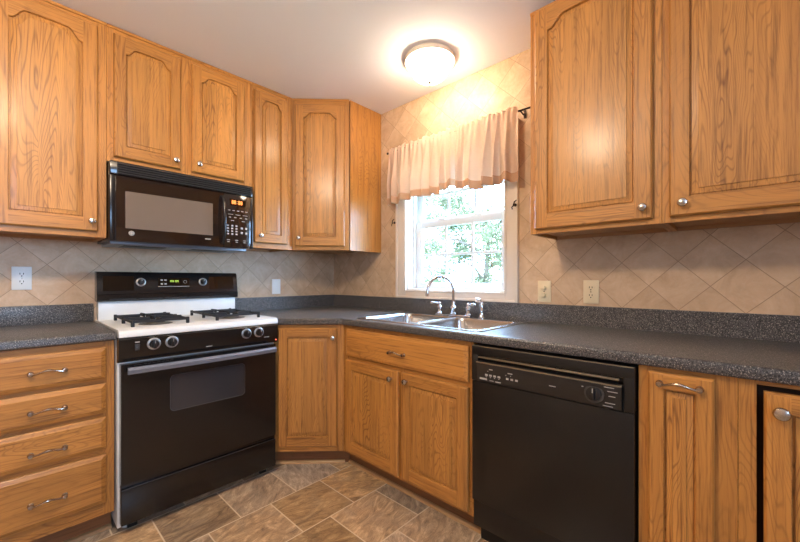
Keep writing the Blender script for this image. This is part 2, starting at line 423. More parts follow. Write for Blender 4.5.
# ------------------------------------------------------------------ outdoors
m = MB(); m.box(0.3, 14, -9, 9, -0.6, -0.5); struct(m.build('ground', M['ground'], smooth=False))
def tree(x, y, label, seed, n, h):
    rnd = random.Random(seed)
    t = thing('tree', label, 'tree', (x, y, -0.5))
    m = MB(); m.tube([(0, 0, 0), (0.03, 0.02, 0.6), (-0.03, 0.0, 1.3), (0.02, -0.03, h*0.8)], [0.09, 0.075, 0.055, 0.02], 10)
    for k in range(9):
        a = k*2.4; z = 0.7+k*0.22; L = 0.85
        m.tube([(0, 0, z), (math.cos(a)*L*0.5, math.sin(a)*L*0.5, z+0.22), (math.cos(a)*L, math.sin(a)*L, z+0.30)], [0.03, 0.018, 0.007], 6)
    m.build('trunk', M['bark'], t)
    bm = bmesh.new(); cl = []
    for k in range(60):
        a = rnd.uniform(0, 2*PI); r = 1.0*math.sqrt(rnd.random()); z = rnd.uniform(0.7, h)
        cl.append((Vector((math.cos(a)*r, math.sin(a)*r, z)), rnd.uniform(0.12, 0.24)))
    for k in range(n):
        c, s = rnd.choice(cl)
        p = c + Vector((rnd.gauss(0, 1), rnd.gauss(0, 1), rnd.gauss(0, 0.8)))*s*0.6
        q = Matrix.Rotation(rnd.uniform(0, 2*PI), 3, 'Z') @ Matrix.Rotation(rnd.uniform(-1.0, 1.0), 3, 'X') @ Matrix.Rotation(rnd.uniform(-0.8, 0.8), 3, 'Y')
        L = rnd.uniform(0.045, 0.07); W = L*0.52
        pts = [(0, -L/2, 0), (W*0.45, -L*0.15, 0.006), (W*0.4, L*0.2, 0.006), (0, L/2, -0.006), (-W*0.4, L*0.2, 0.006), (-W*0.45, -L*0.15, 0.006)]
        bm.faces.new([bm.verts.new(p + q @ Vector(v)) for v in pts])
    me = bpy.data.meshes.new('foliage'); bm.to_mesh(me); bm.free(); me.materials.append(M['leaf'])
    f = bpy.data.objects.new('foliage', me); col.objects.link(f); f.parent = t; f['kind'] = 'stuff'
tree(2.7, 0.0, 'leafy green tree seen through the right side of the window', 3, 14000, 2.9)
tree(4.2, 2.6, 'leafy green tree seen through the left side of the window', 5, 14000, 2.9)

# ------------------------------------------------------------------ hardware and door builders
def knob(parent, x, y, z, name='knob', r=0.0155):
    m = MB(); m.lathe([(0.008, 0), (0.0075, 0.003), (0.0055, 0.008), (0.007, 0.012), (r, 0.017), (r*1.02, 0.021), (r*0.85, 0.026), (r*0.4, 0.029), (0, 0.0295)], (0, 0, 0), (0, -1, 0), 20)
    return m.build(name, M['nickel'], parent, (x, y, z))
def pull(parent, x, y, z, half=0.050):
    m = MB(); pts = []; rr = []
    for i in range(17):
        t = i/16*2-1
        pts.append((t*half, -0.008-0.020*(1-abs(t)**2.4), 0.006*math.cos(t*PI)*(1 if True else 0)-0.004))
        rr.append(0.0038+0.0022*math.exp(-(t/0.22)**2)+0.0012*(abs(t) > 0.8))
    m.tube(pts, rr, 10)
    for sx in (-1, 1):
        m.lathe([(0.0105, 0), (0.0105, 0.002), (0.008, 0.005), (0.0065, 0.011), (0.009, 0.014), (0.008, 0.018), (0, 0.0195)], (sx*half, 0, -0.008), (0, -1, 0), 14)
    return m.build('pull_handle', M['pewter'], parent, (x, y, z))

def arch(t):
    s = min(t, 1-t)
    k = min(max((s-0.035)/0.17, 0), 1); k = k*k*(3-2*k)
    return 0.86*k + 0.14*math.sin(PI*t)

def door(parent, x0, x1, z0, z1, y, rise=0.0, sw=0.056, top=None, bot=None, name='door', T=0.020, field=0.018):
    """Raised panel door, local origin at its lower left back corner, face towards -y."""
    w, h = x1-x0, z1-z0; top = top or sw; bot = bot or sw+0.008
    m = MB(); bm = m.bm; V = lambda x, yy, z: bm.verts.new((x, yy, z))
    F = []
    def face(vs, mi):
        f = bm.faces.new(vs); f.material_index = mi; return f
    N = 28 if rise else 2
    c = 0.006                                  # edge profile
    def loop(inset, dep):
        lx0, lx1 = sw+inset, w-sw-inset; zb = bot+inset
        L = [V(lx0, dep, zb), V(lx1, dep, zb)]
        for i in range(N+1):
            t = 1-i/N; zz = h-top-inset - rise*(1-arch(t)) if rise else h-top-inset
            L.append(V(lx0+(lx1-lx0)*t, dep, zz))
        return L
    l0 = loop(0, -T)
    # outer front border
    A = [V(c, -T, c), V(sw, -T, c), V(w-sw, -T, c), V(w-c, -T, c), V(w-c, -T, h-c)]
    tops = [V(sw+(w-2*sw)*(1-i/N), -T, h-c) for i in range(N+1)]
    B = V(c, -T, h-c)
    face([A[0], A[1], l0[0], l0[-1], tops[-1], B], 0)               # left stile
    face([A[2], A[3], A[4], tops[0], l0[2], l0[1]], 0)              # right stile
    face([A[1], A[2], l0[1], l0[0]], 1)                              # bottom rail
    for i in range(N): face([l0[2+i], tops[i], tops[i+1], l0[3+i]], 1)
    ring = [A[0], A[1], A[2], A[3], A[4]] + tops + [B]
    def outer(off, dep):
        o = []
        for v in ring:
            x, z = v.co.x, v.co.z
            if x <= c+1e-5: x = off
            elif x >= w-c-1e-5: x = w-off
            if z <= c+1e-5: z = off
            elif z >= h-c-1e-5: z = h-off
            o.append(V(x, dep, z))
        return o
    o1 = outer(0.0035, -T+0.002); o2 = outer(0.0, -T+0.006); o3 = outer(0.0, 0.0)
    for P, Q in ((ring, o1), (o1, o2), (o2, o3)):
        n = len(P)
        for i in range(n):
            j = (i+1) % n
            mi = 1 if abs(P[i].co.z-P[j].co.z) < 1e-4 else 0
            face([P[i], P[j], Q[j], Q[i]], mi)
    face(o3, 0)
    prev = l0
    for inset, dep, mi in ((0.0012, -T+0.0015, 1), (0.002, -T+0.013, 2), (0.0065, -T+0.013, 2), (0.0078, -T+0.008, 2), (0.008+field, -T+0.0042, 2), (0.0088+field, -T+0.0006, 2)):
        cur = loop(inset, dep); n = len(cur)
        for i in range(n): face([prev[i], prev[(i+1) % n], cur[(i+1) % n], cur[i]], mi)
        prev = cur
    face(prev, 2)
    return m.build(name, [M['oak_v'], M['oak_h'], M['oak_panel']], parent, (x0, y-0.0015, z0))

def drawer_front(parent, x0, x1, z0, z1, y, name='drawer'):
    w, h = x1-x0, z1-z0; m = MB(); bm = m.bm; T = 0.020
    def rect(i, d): return [bm.verts.new(p) for p in ((i, d, i), (w-i, d, i), (w-i, d, h-i), (i, d, h-i))]
    loops = [rect(0, 0), rect(0, -T+0.009), rect(0.003, -T+0.0065), rect(0.016, -T+0.0015), rect(0.0175, -T)]
    for P, Q in zip(loops, loops[1:]):
        for i in range(4): bm.faces.new((P[i], P[(i+1) % 4], Q[(i+1) % 4], Q[i]))
    bm.faces.new(loops[0][::-1]); bm.faces.new(loops[-1])
    return m.build(name, M['oak_h'], parent, (x0, y-0.0015, z0), smooth=False)

def cabinet_base(label, loc, rz, w, stiles, rails, depth=0.61, kick=True, group='oak base cabinets', left_side=True, kick_in=0.075, kx=(0, 0), top=0.872):
    """stiles: list of (x0,x1); rails: list of (x0,x1,z0,z1)"""
    t = thing('base_cabinet', label, 'cabinet', loc, rz, group)
    yf = -depth
    m = MB(); m.box(0.001, w-0.001, yf+0.06, -0.002, 0.105, top)
    if top < 0.8:
        m.box(0.001, 0.016, yf+0.06, -0.002, top, 0.872); m.box(w-0.016, w-0.001, yf+0.06, -0.002, top, 0.872)
    m.build('body', M['dark_inside'], t, smooth=False)
    m = MB()
    for (a, b) in stiles: m.box(a, b, yf, yf+0.02, 0.105, 0.8745, 0.0008, 0, 1)
    for (a, b, c, d) in rails: m.box(a, b, yf+0.0004, yf+0.0196, c, d, 0.0008, 1, 1)
    m.box(0.0, 0.018, yf+0.02, yf+0.06, 0.105, 0.8745, 0, 0); m.box(w-0.018, w, yf+0.02, yf+0.06, 0.105, 0.8745, 0, 0)
    m.build('face_frame', [M['oak_v'], M['oak_h']], t, smooth=False)
    if kick:
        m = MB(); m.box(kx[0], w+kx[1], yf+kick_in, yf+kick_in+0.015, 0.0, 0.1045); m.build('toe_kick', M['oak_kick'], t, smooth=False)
        m = MB(); R = 0.017
        pts = [(yf+kick_in, 0.0)] + [(yf+kick_in-R*math.cos(a), R*math.sin(a)) for a in [PI/2*i/6 for i in range(7)]]
        m.prism(pts, 'x', kx[0], w+kx[1]); m.build('shoe_molding', M['oak_shoe'], t)
    return t

# left run: drawer base
LX0, LX1 = -2.135, -1.676
cb = cabinet_base('oak four-drawer base cabinet left of the stove', (LX0, 0, 0), 0, LX1-LX0,
    [(0, 0.04), (LX1-LX0-0.04, LX1-LX0)], [(0.04, LX1-LX0-0.04, c, d) for c, d in ((0.105, 0.18), (0.36, 0.41), (0.53, 0.575), (0.675, 0.72), (0.835, 0.8745))])
for (c, d, hz) in ((0.708, 0.848, 0.783), (0.560, 0.690, 0.628), (0.400, 0.541, 0.463), (0.163, 0.377, 0.264)):
    dr = drawer_front(cb, 0.030, LX1-LX0-0.030, c, d, -0.61)
    pull(dr, -1.892-LX0-0.030, -0.020, hz-c)

# corner diagonal base
DW = 0.427
t = thing('base_cabinet', 'diagonal oak corner base cabinet with one narrow door', 'cabinet', (-0.912, -0.61, 0), -PI/4, 'oak base cabinets')
m = MB()
R2 = math.sqrt(0.5)
def to_loc(x, y): dx, dy = x+0.912, y+0.61; return (dx*R2 - dy*R2, dx*R2 + dy*R2)
m.prism([to_loc(*p) for p in ((-0.905, -0.004), (-0.905, -0.56), (-0.56, -0.905), (-0.004, -0.905), (-0.004, -0.004))], 'z', 0.105, 0.872)
m.build('body', M['dark_inside'], t, smooth=False)
m = MB()
m.box(0, 0.042, 0, 0.02, 0.105, 0.8745, 0.0008, 0, 1); m.box(DW-0.042, DW, 0, 0.02, 0.105, 0.8745, 0.0008, 0, 1)
m.box(0.042, DW-0.042, 0.0004, 0.0196, 0.105, 0.160, 0.0008, 1, 1); m.box(0.042, DW-0.042, 0.0004, 0.0196, 0.835, 0.8745, 0.0008, 1, 1)
m.build('face_frame', [M['oak_v'], M['oak_h']], t, smooth=False)
dd = door(t, 0.036, 0.388, 0.140, 0.855, 0.0, sw=0.054); knob(dd, 0.365-0.036, -0.020, 0.798-0.140)
m = MB(); m.box(-0.02, DW+0.03, 0.075, 0.09, 0, 0.1045); m.build('toe_kick', M['oak_kick'], t, smooth=False)
m = MB(); m.prism([(0.075, 0.0)] + [(0.075-0.017*math.cos(a), 0.017*math.sin(a)) for a in [PI/2*i/6 for i in range(7)]], 'x', 0.0, DW+0.0)
m.build('shoe_molding', M['oak_shoe'], t)

# sink base: local x = -(y) - 0.912
def RB(y): return -y-0.912
SW_ = 0.910
cb = cabinet_base('oak base cabinet under the sink with false drawer and two doors', (0, -0.912, 0), -PI/2, SW_,
    [(0, 0.048), (0.462, 0.502), (SW_-0.045, SW_)],
    [(0.048, SW_-0.045, 0.835, 0.8745), (0.048, 0.462, 0.105, 0.150), (0.502, SW_-0.045, 0.105, 0.150), (0.048, 0.462, 0.655, 0.70), (0.502, SW_-0.045, 0.655, 0.70)], kx=(-0.03, 0.0), top=0.70)
df = drawer_front(cb, 0.040, 0.890, 0.695, 0.853, -0.61, name='false_drawer')
pull(df, RB(-1.377)-0.040, -0.020, 0.772-0.695)
d1 = door(cb, 0.040, 0.470, 0.125, 0.672, -0.61); knob(d1, RB(-1.338)-0.040, -0.020, 0.628-0.125)
d2 = door(cb, 0.492, 0.890, 0.125, 0.672, -0.61); knob(d2, RB(-1.446)-0.492, -0.020, 0.633-0.125)

# narrow pull-out beside the dishwasher, then the last cabinet
y0 = -2.436; W3 = 0.236
cb = cabinet_base('narrow oak pull-out base cabinet just right of the dishwasher', (0, y0, 0), -PI/2, W3,
    [(0, 0.040), (W3-0.058, W3)], [(0.040, W3-0.058, 0.105, 0.15), (0.040, W3-0.058, 0.84, 0.8745)])
dd = door(cb, 0.028, 0.187, 0.125, 0.861, -0.61, sw=0.040, top=0.048, field=0.014, name='pull_out_front'); pull(dd, 0.107-0.028, -0.020, 0.836-0.125, half=0.048)
y1 = y0-W3-0.001; W4 = 0.50
cb = cabinet_base('oak base cabinet at the far right edge with knobbed door', (0, y1, 0), -PI/2, W4,
    [(0, 0.037), (W4-0.04, W4)], [(0.037, W4-0.04, 0.105, 0.13), (0.037, W4-0.04, 0.862, 0.8745)])
dd = door(cb, 0.050, W4-0.03, 0.125, 0.850, -0.612, sw=0.050); knob(dd, -2.755-y1 if False else (2.755+y1)-0.050, -0.020, 0.803-0.125, r=0.017)

# ------------------------------------------------------------------ upper cabinets
UZ = 1.36; UD = 0.325
def upper(label, loc, rz, w, z0, stiles, rails, group='oak wall cabinets', top=CEIL):
    TOPV = top
    t = thing('wall_cabinet', label, 'cabinet', loc, rz, group)
    m = MB(); m.box(0, 0.015, -UD+0.02, -0.002, z0, TOPV-0.002, mi=0); m.box(w-0.015, w, -UD+0.02, -0.002, z0, TOPV-0.002, mi=0)
    m.box(0.015, w-0.015, -UD+0.045, -0.002, z0+0.016, TOPV-0.004, mi=1)
    m.box(0.015, w-0.015, -0.02, -0.002, z0, z0+0.016, mi=1)
    m.build('body', [M['oak_v'], M['maple_inside']], t, smooth=False)
    m = MB()
    for (a, b) in stiles: m.box(a, b, -UD, -UD+0.02, z0, TOPV-0.001, 0.0008, 0, 1)
    for (a, b, c, d) in rails: m.box(a, b, -UD+0.0004, -UD+0.0196, c, d, 0.0008, 1, 1)
    m.box(-0.0, w, -UD-0.006, -UD+0.0004, TOPV-0.016, TOPV-0.001, 0.002, 1, 1)
    m.build('face_frame', [M['oak_v'], M['oak_h']], t, smooth=False)
    return t
RISE = 0.050
# left of microwave
x0, x1 = -2.098, -1.663; w = x1-x0
t = upper('tall oak wall cabinet at far left beside the microwave', (x0, 0, 0), 0, w, UZ, [(0, 0.04), (w-0.04, w)], [(0.04, w-0.04, UZ, UZ+0.045), (0.04, w-0.04, 2.40, CEIL-0.001)])
d1 = door(t, 0.040, -1.698-x0, 1.388, 2.408, -UD, RISE); knob(d1, -1.722-x0-0.04, -0.020, 1.434-1.388)
# over microwave
x0, x1 = -1.662, -0.909; w = x1-x0; MZ = 1.752
t = upper('short oak wall cabinet with two doors above the microwave', (x0, 0, 0), 0, w, MZ, [(0, 0.04), (0.33, 0.40), (w-0.055, w)], [(0.04, 0.33, MZ, MZ+0.045), (0.40, w-0.055, MZ, MZ+0.045), (0.04, 0.33, 2.40, CEIL-0.001), (0.40, w-0.055, 2.40, CEIL-0.001)])
d1 = door(t, -1.636-x0, -1.331-x0, 1.778, 2.408, -UD, RISE*0.8, sw=0.050); knob(d1, -1.358-(-1.636), -0.020, 1.820-1.778)
d2 = door(t, -1.272-x0, -0.966-x0, 1.778, 2.408, -UD, RISE*0.8, sw=0.050); knob(d2, -1.238-(-1.272), -0.020, 1.826-1.778)
# narrow
x0, x1 = -0.908, -0.614; w = x1-x0
t = upper('narrow tall oak wall cabinet right of the microwave', (x0, 0, 0), 0, w, UZ, [(0, 0.03), (w-0.05, w)], [(0.03, w-0.05, UZ, UZ+0.045), (0.03, w-0.05, 2.40, CEIL-0.001)])
d1 = door(t, 0.010, 0.250, 1.395, 2.405, -UD, RISE*0.75, sw=0.048); knob(d1, -0.864-x0-0.010, -0.020, 1.441-1.395)
# diagonal corner
UC = -0.612
t = thing('wall_cabinet', 'diagonal oak corner wall cabinet with a plain side facing the window', 'cabinet', (UC, -UD, 0), -PI/4, 'oak wall cabinets')
def tl(x, y): dx, dy = x-UC, y+UD; return (dx*R2 - dy*R2, dx*R2 + dy*R2)
m = MB(); e = 0.015
m.prism([tl(*p) for p in ((UC+0.001, -0.003), (UC+0.001, -UD+0.03), (-UD+0.03, UC+0.003), (-0.003, UC+0.003), (-0.003, -0.003))], 'z', UZ+0.018, CEIL-0.003, mi=1)
m.prism([tl(*p) for p in ((-UD+0.012, UC), (-UD+0.018, UC+e), (-0.002, UC+e), (-0.002, UC))], 'z', UZ, CEIL-0.001, mi=0)
m.build('body', [M['oak_v'], M['maple_inside']], t, smooth=False)
UDW = (UD+UC)*-1/R2*1.0
UDW = math.hypot(-UD-UC, -UD-UC)
m = MB()
m.box(0.0, 0.035, 0, 0.02, UZ, CEIL-0.001, 0.0008, 0, 1); m.box(UDW-0.035, UDW, 0, 0.02, UZ, CEIL-0.001, 0.0008, 0, 1)
m.box(0.035, UDW-0.035, 0.0004, 0.0196, UZ, UZ+0.045, 0.0008, 1, 1); m.box(0.035, UDW-0.035, 0.0004, 0.0196, 2.395, CEIL-0.001, 0.0008, 1, 1)
m.box(0.0, UDW, -0.006, 0.0004, CEIL-0.016, CEIL-0.001, 0.002, 1, 1)
m.build('face_frame', [M['oak_v'], M['oak_h']], t, smooth=False)
d1 = door(t, 0.022, 0.376, 1.388, 2.402, 0.0, RISE*0.75, sw=0.058); knob(d1, 0.053-0.022, -0.020, 1.445-1.388)
# right of the window
ys = -1.955; w = 0.507
t = upper('oak wall cabinet just right of the window, lamplight on its door', (0, ys, 0), -PI/2, w, UZ, [(0, 0.035), (w-0.045, w)], [(0.035, w-0.045, UZ, UZ+0.045), (0.035, w-0.045, 2.36, 2.401)], top=2.402)
d1 = door(t, 0.027, 0.480, 1.380, 2.386, -UD, RISE, sw=0.058); knob(d1, 0.451-0.027, -0.020, 1.423-1.380)
ys2 = ys-w-0.001; w = 0.60
t = upper('oak wall cabinet at the far right above the counter end', (0, ys2, 0), -PI/2, w, UZ, [(0, 0.040), (w-0.045, w)], [(0.040, w-0.045, UZ, UZ+0.045), (0.040, w-0.045, 2.36, 2.401)], top=2.402)
d1 = door(t, 0.023, 0.560, 1.380, 2.386, -UD, RISE, sw=0.058); knob(d1, (2.527+ys2)-0.023, -0.020, 1.424-1.380)

# ------------------------------------------------------------------ countertops
CZ0, CZ1 = 0.876, 0.9145
SK = (-0.055, -0.580, -0.985, -1.835)      # sink outer x0,x1,y0,y1
t = thing('countertop', 'short grey speckled laminate countertop left of the stove', 'countertop', (-2.6, 0, 0), 0)
m = MB(); pts = [(-0.635+0.012, CZ0), (-0.635, CZ0+0.006), (-0.635, CZ1-0.010), (-0.632, CZ1-0.003), (-0.625, CZ1), (-0.004, CZ1), (-0.004, CZ0)]
m.prism(pts, 'x', 0.44, 0.925); m.build('slab', M['laminate'], t)
m = MB(); m.box(0.44, 0.925, -0.020, -0.001, CZ1, 1.014, 0.003); m.build('backsplash', M['laminate'], t)

t = thing('countertop', 'long L-shaped grey speckled laminate countertop around the sink', 'countertop', (0, 0, 0))
bm = bmesh.new()
o_pts = [(-0.908, -0.004), (-0.908, -0.651), (-0.635, -0.924), (-0.635, -3.17), (-0.004, -3.17), (-0.004, -0.004)]
hx0, hx1, hy0, hy1 = SK[0]-0.014, SK[1]+0.014, SK[2]-0.014, SK[3]+0.014
h_pts = [(hx0, hy0), (hx1, hy0), (hx1, hy1), (hx0, hy1)]
ov = [bm.verts.new((x, y, CZ1)) for x, y in o_pts]; hv = [bm.verts.new((x, y, CZ1)) for x, y in h_pts]
ed = [bm.edges.new((L[i], L[(i+1) % len(L)])) for L in (ov, hv) for i in range(len(L))]
bmesh.ops.triangle_fill(bm, use_beauty=True, edges=ed)
r = bmesh.ops.extrude_face_region(bm, geom=bm.faces[:])
for v in [g for g in r['geom'] if isinstance(g, bmesh.types.BMVert)]: v.co.z = CZ0
fe = [e_ for e_ in bm.edges if abs(e_.verts[0].co.z-e_.verts[1].co.z) < 1e-5 and all(v.co.y < -0.6 and (v.co.x < -0.63) for v in e_.verts)]
bmesh.ops.bevel(bm, geom=fe, offset=0.008, segments=3, profile=0.5, affect='EDGES')
m = MB(); m.bm.free(); m.bm = bm; m.build('slab', M['laminate'], t)
m = MB(); m.prism([(-0.908, -0.001), (-0.908, -0.020), (-0.020, -0.020), (-0.020, -3.17), (-0.001, -3.17), (-0.001, -0.001)], 'z', CZ1, 1.014)
m.build('backsplash', M['laminate'], t)

# ------------------------------------------------------------------ sink and taps
t = thing('kitchen_sink', 'double-bowl stainless steel drop-in sink below the window', 'sink', (0, 0, CZ1))
sx0, sx1, sy0, sy1 = SK
def rrect(xa, xb, ya, yb, r, z, n=5):
    xa, xb = sorted((xa, xb)); ya, yb = sorted((ya, yb)); P = []
    for cx, cy, a0 in ((xb-r, yb-r, 0), (xa+r, yb-r, PI/2), (xa+r, ya+r, PI), (xb-r, ya+r, 3*PI/2)):
        for i in range(n+1): a = a0+PI/2*i/n; P.append((cx+r*math.cos(a), cy+r*math.sin(a), z))
    return P
ym = (sy0+sy1)/2; bx0, bx1 = sx0-0.085, sx1+0.028
bowls = [(bx0, bx1, sy0-0.028, ym+0.014), (bx0, bx1, ym-0.014, sy1+0.028)]
bm = bmesh.new()
loops = [[bm.verts.new(p) for p in rrect(sx0, sx1, sy0, sy1, 0.03, 0.004)]] + [[bm.verts.new(p) for p in rrect(*b_, 0.05, 0.004)] for b_ in bowls]
ed = [bm.edges.new((L[i], L[(i+1) % len(L)])) for L in loops for i in range(len(L))]
bmesh.ops.triangle_fill(bm, use_beauty=True, edges=ed)
lo_ = [bm.verts.new(p) for p in rrect(sx0+0.002, sx1-0.002, sy0+0.002, sy1-0.002, 0.03, 0.0005)]
for i in range(len(lo_)): bm.faces.new((loops[0][i], loops[0][(i+1) % len(lo_)], lo_[(i+1) % len(lo_)], lo_[i]))
m = MB(); m.bm.free(); m.bm = bm; m.build('rim', M['steel'], t)
for b_ in bowls:
    m = MB(); bm = m.bm; prev = None
    for ins, z, r_ in ((0.0, 0.004, 0.05), (0.003, -0.002, 0.05), (0.006, -0.012, 0.05), (0.012, -0.14, 0.055), (0.025, -0.16, 0.06), (0.06, -0.168, 0.06)):
        xa, xb = sorted((b_[0], b_[1])); ya, yb = sorted((b_[2], b_[3]))
        L = [bm.verts.new(p) for p in rrect(xa+ins, xb-ins, ya+ins, yb-ins, r_, z)]
        if prev:
            for i in range(len(L)): bm.faces.new((prev[i], prev[(i+1) % len(L)], L[(i+1) % len(L)], L[i]))
        prev = L
    bm.faces.new(prev); o = m.build('bowl', M['steel'], t)
    m = MB(); m.lathe([(0.045, 0), (0.045, 0.003), (0.034, 0.004), (0.030, 0.001), (0, 0.001)], ((b_[0]+b_[1])/2, (b_[2]+b_[3])/2, -0.168)); m.build('drain', M['chrome'], o)

FX, FY = -0.096, -1.362
t = thing('faucet', 'chrome gooseneck faucet with two lever handles behind the sink', 'faucet', (FX, FY, CZ1+0.0045))
m = MB(); m.box(-0.024, 0.024, -0.132, 0.128, 0, 0.012, 0.005); m.build('base_plate', M['chrome'], t)
m = MB()
m.lathe([(0.021, 0.012), (0.021, 0.018), (0.016, 0.024), (0.0165, 0.045), (0.021, 0.05), (0.021, 0.056), (0.014, 0.064), (0.012, 0.09), (0.011, 0.094)])
path = [(0, 0, 0.06), (0, 0, 0.145)]; rad = [0.0095, 0.0095]
Rg = 0.096
for i in range(1, 15):
    a = PI*i/14*0.99
    path.append((-(Rg-Rg*math.cos(a)), 0, 0.150+Rg*1.02*math.sin(a))); rad.append(0.0092)
path.append((path[-1][0]-0.001, 0, path[-1][2]-0.010)); rad.append(0.0092)
path = [(x*0.94, x*-0.34, z) for x, _, z in path]
m.tube(path, rad, 14)
e1 = Vector(path[-1]); m.lathe([(0.0115, 0.0), (0.0115, 0.018), (0.008, 0.019)], e1 - Vector((0, 0, 0.014)), (0, 0, 1), 16)
m.build('spout', M['chrome'], t)
for yy, dirx in ((0.108, 1), (-0.108, -1)):
    m = MB(); m.lathe([(0.020, 0.012), (0.020, 0.017), (0.014, 0.024), (0.013, 0.040), (0.018, 0.046), (0.018, 0.056), (0.012, 0.064), (0.010, 0.070), (0.012, 0.076), (0.009, 0.084), (0, 0.087)], (0, yy, 0), (0, 0, 1), 18)
    h = m.build('handle', M['chrome'], t)
    m = MB(); m.tube([(0, yy, 0.072), (-0.006, yy+dirx*0.022, 0.078), (-0.012, yy+dirx*0.045, 0.080), (-0.015, yy+dirx*0.062, 0.077)], [0.006, 0.0055, 0.008, 0.0065], 12)
    m.build('lever', M['chrome'], h)
t = thing('side_sprayer', 'chrome side sprayer standing right of the faucet', 'sprayer', (FX+0.005, -1.560, CZ1+0.0045))
m = MB(); m.lathe([(0.021, 0), (0.021, 0.005), (0.015, 0.012), (0.013, 0.03)]); m.build('base', M['chrome'], t)
m = MB(); m.tube([(0, 0, 0.026), (0, 0, 0.06), (0.002, 0.004, 0.088), (-0.004, 0.016, 0.104), (-0.012, 0.034, 0.108)], [0.0105, 0.0115, 0.0125, 0.014, 0.013], 14); m.build('spray_head', M['chrome'], t)

# ------------------------------------------------------------------ gas range
SX0, SX1 = -1.668, -0.913; SWd = SX1-SX0
t = thing('gas_range', 'freestanding gas range with white cooktop and black front', 'stove', (SX0, 0, 0))
m = MB(); m.box(0.0, SWd, -0.625, -0.03, 0.025, 0.895, 0.003)
for px in (0.04, SWd-0.04):
    for py in (-0.58, -0.1): m.lathe([(0.015, 0), (0.015, 0.03)], (px, py, 0), (0, 0, 1), 12)
m.build('body', M['white_enamel'], t)
# cooktop with rolled front
m = MB(); CT_ = 0.922
pts = [(-0.03, 0.893), (-0.662, 0.886), (-0.670, 0.890), (-0.671, 0.905), (-0.664, 0.917), (-0.650, CT_), (-0.03, CT_)]
m.prism(pts, 'x', -0.001, SWd+0.001); m.build('cooktop', M['white_enamel'], t)
# burners and grates
for gx in (0.187, 0.570):
    for gy in (-0.463, -0.257):
        m = MB(); m.lathe([(0.075, 0), (0.073, 0.0015), (0.06, 0.0008), (0.045, 0.002), (0.04, 0.008), (0.034, 0.009)], (gx, gy, CT_), (0, 0, 1), 28)
        b_ = m.build('burner', M['burner'], t)
        m = MB(); m.lathe([(0.040, 0.008), (0.041, 0.012), (0.036, 0.015), (0, 0.016)], (gx, gy, CT_), (0, 0, 1), 24); m.build('burner_cap', M['iron'], b_)
    m = MB(); x0, x1, ya, yb = gx-0.118, gx+0.118, -0.565, -0.155; zt, zb = CT_+0.029, CT_+0.018; q = 0.0055
    for yy in (ya, (ya+yb)/2, yb): m.box(x0, x1, yy-q, yy+q, zb, zt, 0.002, None, 1)
    for xx in (x0, x1): m.box(xx-q, xx+q, ya, yb, zb, zt, 0.002, None, 1)
    for gy in (-0.463, -0.257):
        for k in range(4):
            a = PI/2*k
            far = 0.118 if k % 2 == 0 else 0.100
            p0 = (gx+math.cos(a)*0.026, gy+math.sin(a)*0.026); p1 = (gx+math.cos(a)*far, gy+math.sin(a)*far)
            if k % 2 == 0: m.box(p0[0], p1[0], gy-q, gy+q, zb, zt+0.007, 0.002, None, 1)
            else: m.box(gx-q, gx+q, p0[1], p1[1], zb, zt+0.007, 0.002, None, 1)
    for xx in (x0, x1):
        for yy in (ya, (ya+yb)/2, yb): m.box(xx-0.007, xx+0.007, yy-0.007, yy+0.007, CT_, zt+0.004, 0.002, None, 1)
    m.build('grate', M['iron'], t)
# control panel
m = MB(); m.prism([(-0.625, 0.775), (-0.655, 0.777), (-0.666, 0.800), (-0.670, 0.880), (-0.664, 0.889), (-0.625, 0.889)], 'x', -0.002, SWd+0.002)
cp = m.build('control_panel', M['black_enamel'], t)
def stove_knob(parent, x, y, z, r=0.024, nm='knob'):
    m = MB(); m.lathe([(r+0.004, 0), (r+0.004, 0.004), (r-0.001, 0.007)], (0, 0, 0), (0, -1, 0), 28, 3)
    m.lathe([(r*0.86, 0.004), (r*0.80, 0.016), (r*0.7, 0.019), (0, 0.020)], (0, 0, 0), (0, -1, 0), 24, 0)
    m.box(-0.0055, 0.0055, -0.030, -0.016, -r*0.78, r*0.78, 0.002, 0)
    m.box(-0.001, 0.001, -0.0308, -0.0295, r*0.2, r*0.74, 0, 2)
    k = m.build(nm, [M['black_plastic'], M['handle_grey'], M['mark'], M['knob_ring']], parent, (x, y, z)); return k
for kx in (-1.537, -1.463, -1.099, -1.028):
    stove_knob(cp, kx-SX0, -0.667, 0.848)
m = MB(); m.box(0.058, 0.076, -0.672, -0.664, 0.826, 0.855, 0.001, 0); m.box(0.062, 0.072, -0.676, -0.670, 0.829, 0.842, 0.001, 0)
m.box(0.058, 0.076, -0.6695, -0.666, 0.861, 0.866, 0, 1)
m.build('oven_light_switch', [M['grey_plastic'], M['mark']], cp)
m = MB()
for kx in (-1.545, -1.471, -1.107, -1.036): m.box(kx-SX0-0.012, kx-SX0+0.010, -0.6699, -0.667, 0.8785, 0.8808)
m.box(0.36, 0.39, -0.6672, -0.66, 0.802, 0.805); m.box(0.672, 0.702, -0.6692, -0.665, 0.814, 0.8165)
m.build('printed_marks', M['mark'], cp, smooth=False)
m = MB(); m.lathe([(0.004, 0), (0.004, 0.002), (0, 0.003)], (SWd-0.008, -0.664, 0.793), (0, -1, 0), 12); m.build('indicator_light', M['led_red'], cp)
